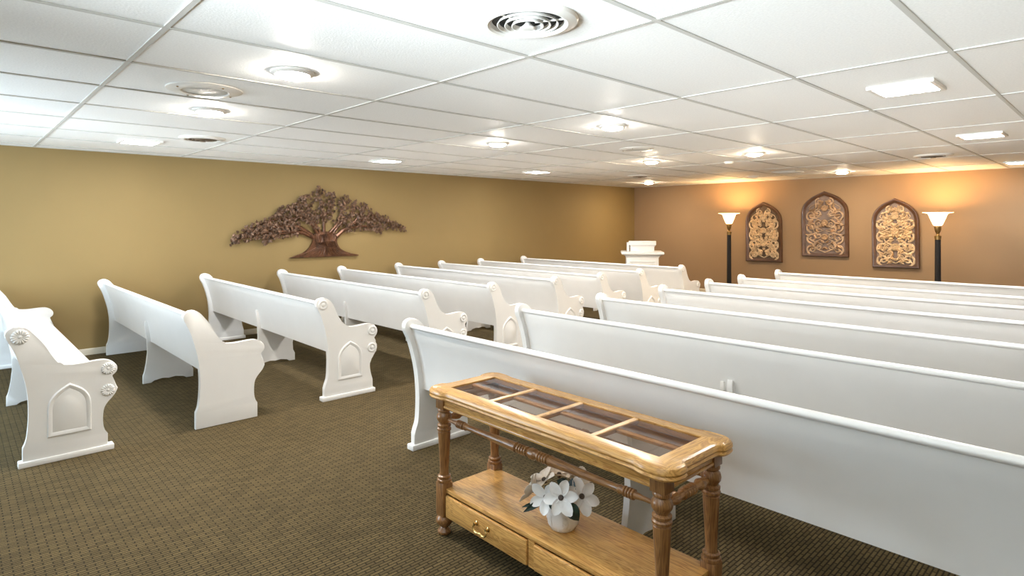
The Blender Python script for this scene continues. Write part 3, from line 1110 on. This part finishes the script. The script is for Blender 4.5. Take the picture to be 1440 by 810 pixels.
# ------------------------------------------------------------------ lectern
lc = tag(empty('lectern', (-6.30, 9.50, 0), math.radians(37)), 'white wooden lectern with a sloped reading desk, before the far corner', 'lectern')
bm = bmesh.new(); box(bm, -.29, .29, -.19, .19, .06, .93, .006)
part('body', bm, 'pew_paint', lc)
bm = bmesh.new(); box(bm, -.33, .33, -.23, .23, 0, .09, .012)
part('plinth', bm, 'pew_paint', lc)
for b in ((-.235, .235, .83, .855), (-.235, .235, .16, .185), (-.235, -.21, .185, .83), (.21, .235, .185, .83)):
    bm = bmesh.new(); box(bm, b[0], b[1], -.203, -.188, b[2], b[3], .005)
    part('panel_moulding', bm, 'pew_paint', lc)
bm = bmesh.new(); lathe(bm, [(.10, .0), (.10, -.008), (.088, -.014), (.076, -.008), (.06, -.006), (0, -.010)], 36, 'Y', (0, -.188, .70), closed_ends=False)
part('medallion', bm, 'pew_paint', lc)
# cornice: cove sections growing outwards
bm = bmesh.new()
lay = [(.29, .19, .915), (.298, .198, .925), (.310, .210, .945), (.332, .232, .962), (.355, .255, .970), (.372, .272, .974), (.380, .280, .985), (.382, .282, 1.003), (.376, .276, 1.020), (.362, .262, 1.026)]
rings = [[bm.verts.new((sx * a, sy * b, z)) for sx, sy in ((-1, -1), (1, -1), (1, 1), (-1, 1))] for a, b, z in lay]
for r1, r2 in zip(rings[:-1], rings[1:]):
    for k in range(4):
        bm.faces.new((r1[k], r1[(k + 1) % 4], r2[(k + 1) % 4], r2[k]))
bm.faces.new(rings[0]); bm.faces.new(rings[-1])
part('cornice', bm, 'pew_paint', lc)
bm = bmesh.new(); prism(bm, [(-.15, 1.026), (.17, 1.026), (.17, 1.09), (-.15, 1.155)], -.215, .215, .004)
dk = part('reading_desk', bm, 'pew_paint', lc)
bm = bmesh.new(); prism(bm, [(-.185, 1.145), (-.180, 1.215), (-.150, 1.222), (.20, 1.135), (.205, 1.085), (-.15, 1.155)], -.245, .245, .005)
part('lid', bm, 'pew_paint', dk)
bm = bmesh.new(); box(bm, -.275, -.232, -.10, .10, 1.026, 1.19, .004)
part('side_rest', bm, 'pew_paint', lc)

# ------------------------------------------------------------------ torchiere lamps
def torchiere(x, y, H, label):
    t = tag(empty('floor_lamp', (x, y, 0)), label, 'lamp', 'torchiere floor lamps by the end wall')
    bm = bmesh.new(); lathe(bm, [(0, 0), (.16, 0), (.165, .012), (.15, .03), (.09, .045), (.06, .07), (.05, .10)], 36)
    part('base', bm, 'black_metal', t)
    zp = H - .395
    bm = bmesh.new()
    seg = 40
    rings = []
    for z, r in ((.09, .046), (zp * .5, .043), (zp, .040)):
        rings.append([bm.verts.new(((r - .004 * (k % 4 == 0)) * math.cos(2 * PI * k / seg), (r - .004 * (k % 4 == 0)) * math.sin(2 * PI * k / seg), z)) for k in range(seg)])
    for a, b in zip(rings[:-1], rings[1:]):
        for k in range(seg):
            bm.faces.new((a[k], a[(k + 1) % seg], b[(k + 1) % seg], b[k]))
    bm.faces.new(rings[0]); bm.faces.new(rings[-1])
    part('pole', bm, 'black_metal', t)
    bm = bmesh.new(); lathe(bm, [(.042, zp - .05), (.046, zp - .045), (.044, zp - .03), (.050, zp), (.050, zp + .012), (.03, zp + .022), (.02, zp + .04)], 28)
    part('collar', bm, 'antique_brass', t)
    bm = bmesh.new(); lathe(bm, [(.014, zp + .03), (.018, zp + .045), (.040, zp + .085), (.048, zp + .14), (.050, zp + .175), (.045, zp + .185)], 28)
    part('cup', bm, 'antique_brass', t)
    zb = zp + .175
    hh = H - zb
    bm = bmesh.new()
    outp = [(.045, zb), (.065, zb + .02), (.085, zb + .07), (.108, zb + .13), (.128, zb + hh * .85), (.142, zb + hh * .94), (.165, H - .008), (.208, H), (.212, H + .003),
            (.208, H + .006), (.163, H - .002), (.136, zb + hh * .96), (.122, zb + hh * .87), (.102, zb + .135), (.079, zb + .072), (.058, zb + .025), (.035, zb + .008)]
    lathe(bm, outp, 40)
    sh = part('shade', bm, 'alabaster', t)
    l = bpy.data.lights.new('bulb_light', 'POINT')
    l.energy, l.color, l.shadow_soft_size = TORCH, (1.0, 0.62, 0.28), 0.05
    lo = bpy.data.objects.new('bulb_light', l)
    col.objects.link(lo)
    lo.parent = t
    lo.location = (0, 0, H - .085)
    return t


torchiere(-5.80, 11.95, 1.745, 'black column floor lamp with glowing glass bowl, left of the arched panels')
torchiere(-2.24, 11.95, 1.715, 'black column floor lamp with glowing glass bowl, right of the arched panels')

# ------------------------------------------------------------------ arched carved wall panels
def arch_pts(w, z0, zspring, ztop, inset=0.0, n=10):
    """gothic arch outline, counter-clockwise from lower left, in (x, z) with x centred"""
    h = w / 2 - inset
    zt = ztop - inset * 1.25
    right = catmull([(h, zspring), (h * .90, zspring + (zt - zspring) * .36), (h * .56, zspring + (zt - zspring) * .72), (0, zt)], n // 2)
    pts = [(-h, z0 + inset), (h, z0 + inset)] + right + [(-x, z) for x, z in right[::-1]][1:]
    return pts


def in_arch(x, z, w, z0, zs, zt, inset):
    h = w / 2 - inset
    if z < z0 + inset or abs(x) > h:
        return False
    if z <= zs:
        return True
    q = (z - zs) / (zt - inset * 1.25 - zs)
    return q < 1 and abs(x) < h * (1 - q ** 1.6)


def spiral(cx, cz, r, turns, a0, sgn):
    out = []
    n = int(14 * turns) + 4
    for k in range(n):
        u = k / (n - 1)
        a = a0 + sgn * u * turns * 2 * PI
        rr = r * (1 - u * .85)
        out.append((cx + rr * math.cos(a), 0, cz + rr * math.sin(a)))
    return out


def leaf_lobe(bm, cx, cz, ang, ln, wd, y=-.012):
    ca, sa = math.cos(ang), math.sin(ang)
    prof = [(0, 0), (.18, .32), (.42, .50), (.70, .36), (1.0, 0.0)]
    pts = prof + [(u, -v) for u, v in prof[::-1]][1:-1]
    top = [bm.verts.new((cx + (u * ln) * ca - v * wd * sa, 0, cz + (u * ln) * sa + v * wd * ca)) for u, v in pts]
    ridge = [bm.verts.new((cx + (u * ln) * ca, y - .010, cz + (u * ln) * sa)) for u in (.12, .5, .85)]
    n = len(top)
    low = [bm.verts.new(v.co + Vector((0, .010, 0))) for v in top]
    for k in range(n):
        bm.faces.new((top[k], low[k], low[(k + 1) % n], top[(k + 1) % n]))
        u = (pts[k][0] + pts[(k + 1) % n][0]) / 2
        rv = ridge[0] if u < .3 else (ridge[1] if u < .7 else ridge[2])
        bm.faces.new((top[k], top[(k + 1) % n], rv))
    for s in (0, 4):
        pass
    bm.faces.new(low)
    # close gaps between ridge fans
    m_ = {0: 0, 1: 0}
    for k in range(n):
        u1 = (pts[k - 1][0] + pts[k][0]) / 2
        u2 = (pts[k][0] + pts[(k + 1) % n][0]) / 2
        i1 = 0 if u1 < .3 else (1 if u1 < .7 else 2)
        i2 = 0 if u2 < .3 else (1 if u2 < .7 else 2)
        if i1 != i2:
            bm.faces.new((top[k], ridge[i1], ridge[i2]))


def wall_panel(xc, w, z0, ztop, label, cmat, bmat, seed, tilt=0.0, style='leaf'):
    rnd = random.Random(seed)
    t = tag(empty('carved_panel', (xc, YF - .002, 0)), label, 'wall art', 'arched carved wall panels')
    t.rotation_euler = (0, tilt, 0)
    zs = z0 + (ztop - z0) * .68
    out = arch_pts(w, z0, zs, ztop)
    fr = [(0.0, 0.0), (0.0, -.040), (.010, -.052), (.030, -.052), (.044, -.040), (.056, -.034), (.066, -.030), (.066, -.006)]
    bm = bmesh.new()
    cols = []
    rings = [arch_pts(w, z0, zs, ztop, d) for d, y in fr]
    V = [[bm.verts.new((p[0], y, p[1])) for p in rg] for rg, (d, y) in zip(rings, fr)]
    n = len(out)
    for a, b in zip(V, V[1:] + V[:1]):
        for k in range(n):
            bm.faces.new((a[k], a[(k + 1) % n], b[(k + 1) % n], b[k]))
    part('frame', bm, 'frame_wood', t, angle=.8)
    bm = bmesh.new()
    prism(bm, arch_pts(w, z0, zs, ztop, .05), -.012, -.002, 0, axis='Y')
    part('backing', bm, bmat, t, smooth=False)
    # carved scrollwork, mirrored left-right
    N = Vector((0, -1, 0))
    hgt = ztop - z0
    sp, lf = [], []
    rows = 5
    for r in range(rows):
        zc = z0 + .14 + (hgt * .80 - .14) * r / (rows - 1)
        lim = (w / 2 - .075) * (1 if zc < zs else max(.25, 1 - ((zc - zs) / (ztop - zs)) ** 1.75))
        R_ = min(.105, lim * .36)
        for s in (-1, 1):
            for (fx, fr_, a0, sg_) in ((.68, 1.0, -PI / 2, 1), (.34, .72, PI / 2, -1)):
                x = s * lim * fx
                if in_arch(abs(x) + R_ * fr_ * .9, zc + R_ * fr_ * .5, w, z0, zs, ztop, .06):
                    sp.append((spiral(x, zc + (0.05 if fx < .5 else 0), R_ * fr_, 1.45, a0 if s > 0 else PI - a0, sg_ * s), .015 * (1.15 if fx > .5 else .9)))
    for s in (-1, 1):       # long stems rising from the foot
        for am, ph in ((.20, 0), (.30, 1.6)):
            pts = []
            for k in range(26):
                z = z0 + .08 + (hgt * .83 - .08) * k / 25
                lim = (w / 2 - .085) * (1 if z < zs else max(.05, 1 - ((z - zs) / (ztop - zs)) ** 1.6))
                x = s * min(lim, abs(am * math.sin(k * .42 + ph)) * lim / .33)
                pts.append((x, 0, z))
            sp.append((pts, .011))
    for pts, rad in sp:
        bm = bmesh.new()
        nP = len(pts)
        tube(bm, [(p[0], -.022 - .004 * math.sin(i * .8), p[2]) for i, p in enumerate(pts)], [rad * (1.15 - .45 * i / nP) for i in range(nP)], 6, (N, .9))
        part('scroll', bm, cmat, t)
    # acanthus leaves
    cnt = 90 if style == 'leaf' else 34
    bm = bmesh.new()
    k = 0
    tries = 0
    while k < cnt and tries < 4000:
        tries += 1
        x = rnd.uniform(0.0, w / 2 - .09)
        z = rnd.uniform(z0 + .09, ztop - .14)
        if not in_arch(x + .04, z + .03, w, z0, zs, ztop, .07):
            continue
        a = rnd.uniform(-.6, 2.6)
        ln = rnd.uniform(.06, .12)
        ex_, ez_ = x + ln * math.cos(a), z + ln * math.sin(a)
        if not in_arch(abs(ex_), ez_, w, z0, zs, ztop, .065):
            continue
        leaf_lobe(bm, x, z, a, ln, rnd.uniform(.04, .06), -.02)
        leaf_lobe(bm, -x, z, PI - a, ln, rnd.uniform(.04, .06), -.02)
        k += 1
    bmesh.ops.translate(bm, vec=(0, -.024, 0), verts=bm.verts[:])
    o = part('carved_leaves', bm, cmat, t, angle=.5)
    o['kind'] = 'stuff'
    # centre rosettes
    for zc in (z0 + hgt * .30, z0 + hgt * .52, z0 + hgt * .74):
        bm = bmesh.new(); flower_disc(bm, .062)
        for v in bm.verts:
            v.co = Vector((v.co.y, -v.co.x * 1.8, v.co.z))
        part('rosette', bm, cmat, t, (0, -.036, zc), angle=1.2)
    return t


wall_panel(-5.276, .745, .745, 1.985, 'arched carved panel beside the left lamp, pale gold leaves in brown frame', 'carved_cream', 'panel_back_dark', 3, -.010)
wall_panel(-4.103, .835, .895, 2.160, 'highest hung arched panel in the middle, mauve and copper scrollwork', 'carved_verdigris', 'panel_back_mauve', 5, -.010, 'scroll')
wall_panel(-2.938, .725, .742, 1.990, 'arched carved panel beside the right lamp, bright cream leaves', 'carved_cream', 'panel_back_mauve', 11, -.012)

# ------------------------------------------------------------------ metal tree on the left wall
TRUNK = [(3.654, 1.046), (3.767, 1.087), (3.881, 1.12), (3.951, 1.184), (3.998, 1.25), (4.017, 1.316), (3.998, 1.368), (4.069, 1.411), (4.201, 1.432), (4.336, 1.417), (4.423, 1.365),
         (4.405, 1.297), (4.423, 1.227), (4.473, 1.157), (4.562, 1.103), (4.782, 1.058), (4.782, 1.041)]
BR = [[(4.022, 1.349), (3.859, 1.414), (3.722, 1.431), (3.544, 1.405), (3.371, 1.371), (3.266, 1.31)], [(3.722, 1.431), (3.501, 1.444), (3.308, 1.425), (3.1, 1.376), (2.821, 1.31)],
      [(4.01, 1.361), (3.859, 1.463), (3.733, 1.518), (3.544, 1.508), (3.266, 1.478), (2.939, 1.399)], [(4.093, 1.393), (3.975, 1.573), (3.859, 1.661), (3.678, 1.768), (3.479, 1.723)],
      [(4.141, 1.415), (4.069, 1.528), (3.952, 1.75), (3.836, 1.903)], [(4.201, 1.414), (4.189, 1.64), (4.141, 1.843), (4.106, 2.078)], [(4.189, 1.64), (4.312, 1.823), (4.337, 1.995)],
      [(4.287, 1.413), (4.411, 1.549), (4.486, 1.734), (4.525, 1.943)], [(4.336, 1.401), (4.486, 1.572), (4.64, 1.689), (4.731, 1.866)],
      [(4.398, 1.354), (4.537, 1.456), (4.744, 1.502), (5.011, 1.5), (5.205, 1.438)], [(4.588, 1.468), (4.823, 1.596), (5.122, 1.621), (5.404, 1.523), (5.638, 1.459)],
      [(4.665, 1.526), (4.823, 1.714), (4.904, 1.834)], [(3.859, 1.661), (3.677, 1.616), (3.479, 1.616), (3.266, 1.552), (2.999, 1.429)], [(4.85, 1.596), (5.012, 1.692), (5.29, 1.609)]]
CAN = [(2.792, 1.306), (2.9, 1.42), (3.1, 1.5), (3.224, 1.584), (3.382, 1.7), (3.523, 1.766), (3.7, 1.823), (3.814, 1.946), (3.952, 1.983), (4.094, 2.1), (4.202, 2.059), (4.349, 2.007),
       (4.411, 1.963), (4.602, 1.98), (4.705, 1.901), (4.904, 1.846), (5.067, 1.741), (5.318, 1.633), (5.506, 1.584), (5.653, 1.459), (5.564, 1.417), (5.375, 1.486), (5.177, 1.407),
       (4.876, 1.453), (4.691, 1.479), (4.588, 1.405), (4.537, 1.549), (4.411, 1.595), (4.287, 1.573), (4.093, 1.573), (3.905, 1.562), (3.768, 1.595), (3.733, 1.507), (3.677, 1.421),
       (3.457, 1.359), (3.308, 1.273), (3.224, 1.301), (3.121, 1.355), (2.899, 1.263)]
tr = tag(empty('metal_tree', (XW + .012, 4.2, 1.05)), 'bronze metal tree sculpture spreading wide on the tan wall', 'wall art')
OY, OZ = 4.2, 1.05
bm = bmesh.new()
prism(bm, [(y - OY, z - OZ) for y, z in catmull(TRUNK[:-1], 3) + [TRUNK[-1]]], .004, .040, .012)
part('trunk', bm, 'bronze', tr)
rnd = random.Random(4)
for k in range(16):      # bark ridges of the trunk flaring into roots
    u = (k + .5) / 16
    x0_, x1_, x2_ = -.18 + .38 * u, -.14 + .30 * u, -.48 + 1.0 * u
    bm = bmesh.new()
    tube(bm, [(.042, x0_ + .02, .34), (.046, x1_, .23), (.046, x1_ * 1.15 + .02, .14), (.044, (x1_ + x2_) / 2, .065), (.038, x2_, .012)], [.009, .013, .013, .012, .006], 6)
    part('bark_ridge', bm, 'bronze', tr)
for i, b in enumerate(BR):
    pts = catmull([(.030 + .008 * math.sin(i), y - OY, z - OZ) for y, z in b], 4)
    n = len(pts)
    r0 = .034 if i in (0, 2, 9) else .022
    bm = bmesh.new()
    tube(bm, pts, [r0 * (1 - .8 * k / (n - 1)) + .003 for k in range(n)], 7)
    part('branch', bm, 'bronze', tr)


def in_poly(p, poly):
    c = False
    j = len(poly) - 1
    for i in range(len(poly)):
        if (poly[i][1] > p[1]) != (poly[j][1] > p[1]) and p[0] < (poly[j][0] - poly[i][0]) * (p[1] - poly[i][1]) / (poly[j][1] - poly[i][1]) + poly[i][0]:
            c = not c
        j = i
    return c


HOLES = [(3.80, 1.63, .06), (4.16, 1.62, .05), (4.40, 1.68, .06), (4.33, 1.78, .04), (4.60, 1.62, .07), (4.38, 1.87, .035), (4.80, 1.50, .04), (4.62, 1.75, .035), (3.72, 1.66, .04), (4.02, 1.66, .03), (4.66, 1.9, .03), (3.45, 1.56, .03), (3.60, 1.47, .035), (3.30, 1.42, .03), (3.62, 1.70, .03), (4.78, 1.72, .035), (4.95, 1.66, .03), (5.1, 1.53, .03), (5.3, 1.56, .025), (3.1, 1.41, .025), (4.7, 1.62, .03)]
LEAF = [(0, -.5), (.16, -.28), (.50, -.32), (.34, -.06), (.52, .14), (.24, .16), (.16, .36), (0, .56), (-.16, .36), (-.24, .16), (-.52, .14), (-.34, -.06), (-.50, -.32), (-.16, -.28)]
bm = bmesh.new()


def add_leaf(y, z, s, ang, x):
    ca, sa = math.cos(ang), math.sin(ang)
    ty, tz = rnd.uniform(-.6, .6), rnd.uniform(-.6, .6)
    top = []
    for u, v in LEAF:
        uu, vv = (u * ca - v * sa) * s, (u * sa + v * ca) * s
        top.append(bm.verts.new((x + uu * ty + vv * tz, y - OY + uu, z - OZ + vv)))
    c = bm.verts.new((x + .008, y - OY, z - OZ))
    n = len(top)
    for k in range(n):
        bm.faces.new((top[k], top[(k + 1) % n], c))


cnt = 0
for b in BR:             # rows of leaves along the branches
    pts = catmull(b, 8)
    for p in pts[int(len(pts) * .30):]:
        for s in (-1, 1):
            add_leaf(p[0] + rnd.uniform(-.03, .03), p[1] + s * rnd.uniform(.02, .06), rnd.uniform(.042, .062), rnd.uniform(0, 6.3), rnd.uniform(.035, .075)); cnt += 1
tries = 0
while cnt < 1000 and tries < 20000:
    tries += 1
    p = (rnd.uniform(2.78, 5.66), rnd.uniform(1.26, 2.1))
    if not in_poly(p, CAN) or any((p[0] - h[0]) ** 2 + (p[1] - h[1]) ** 2 < h[2] ** 2 for h in HOLES):
        continue
    if p[1] < 1.55 and 4.0 < p[0] < 4.45:
        continue
    add_leaf(p[0], p[1], rnd.uniform(.042, .066), rnd.uniform(0, 6.3), rnd.uniform(.015, .075)); cnt += 1
o = part('foliage', bm, 'bronze_leaf', tr, angle=.3)
o['kind'] = 'stuff'
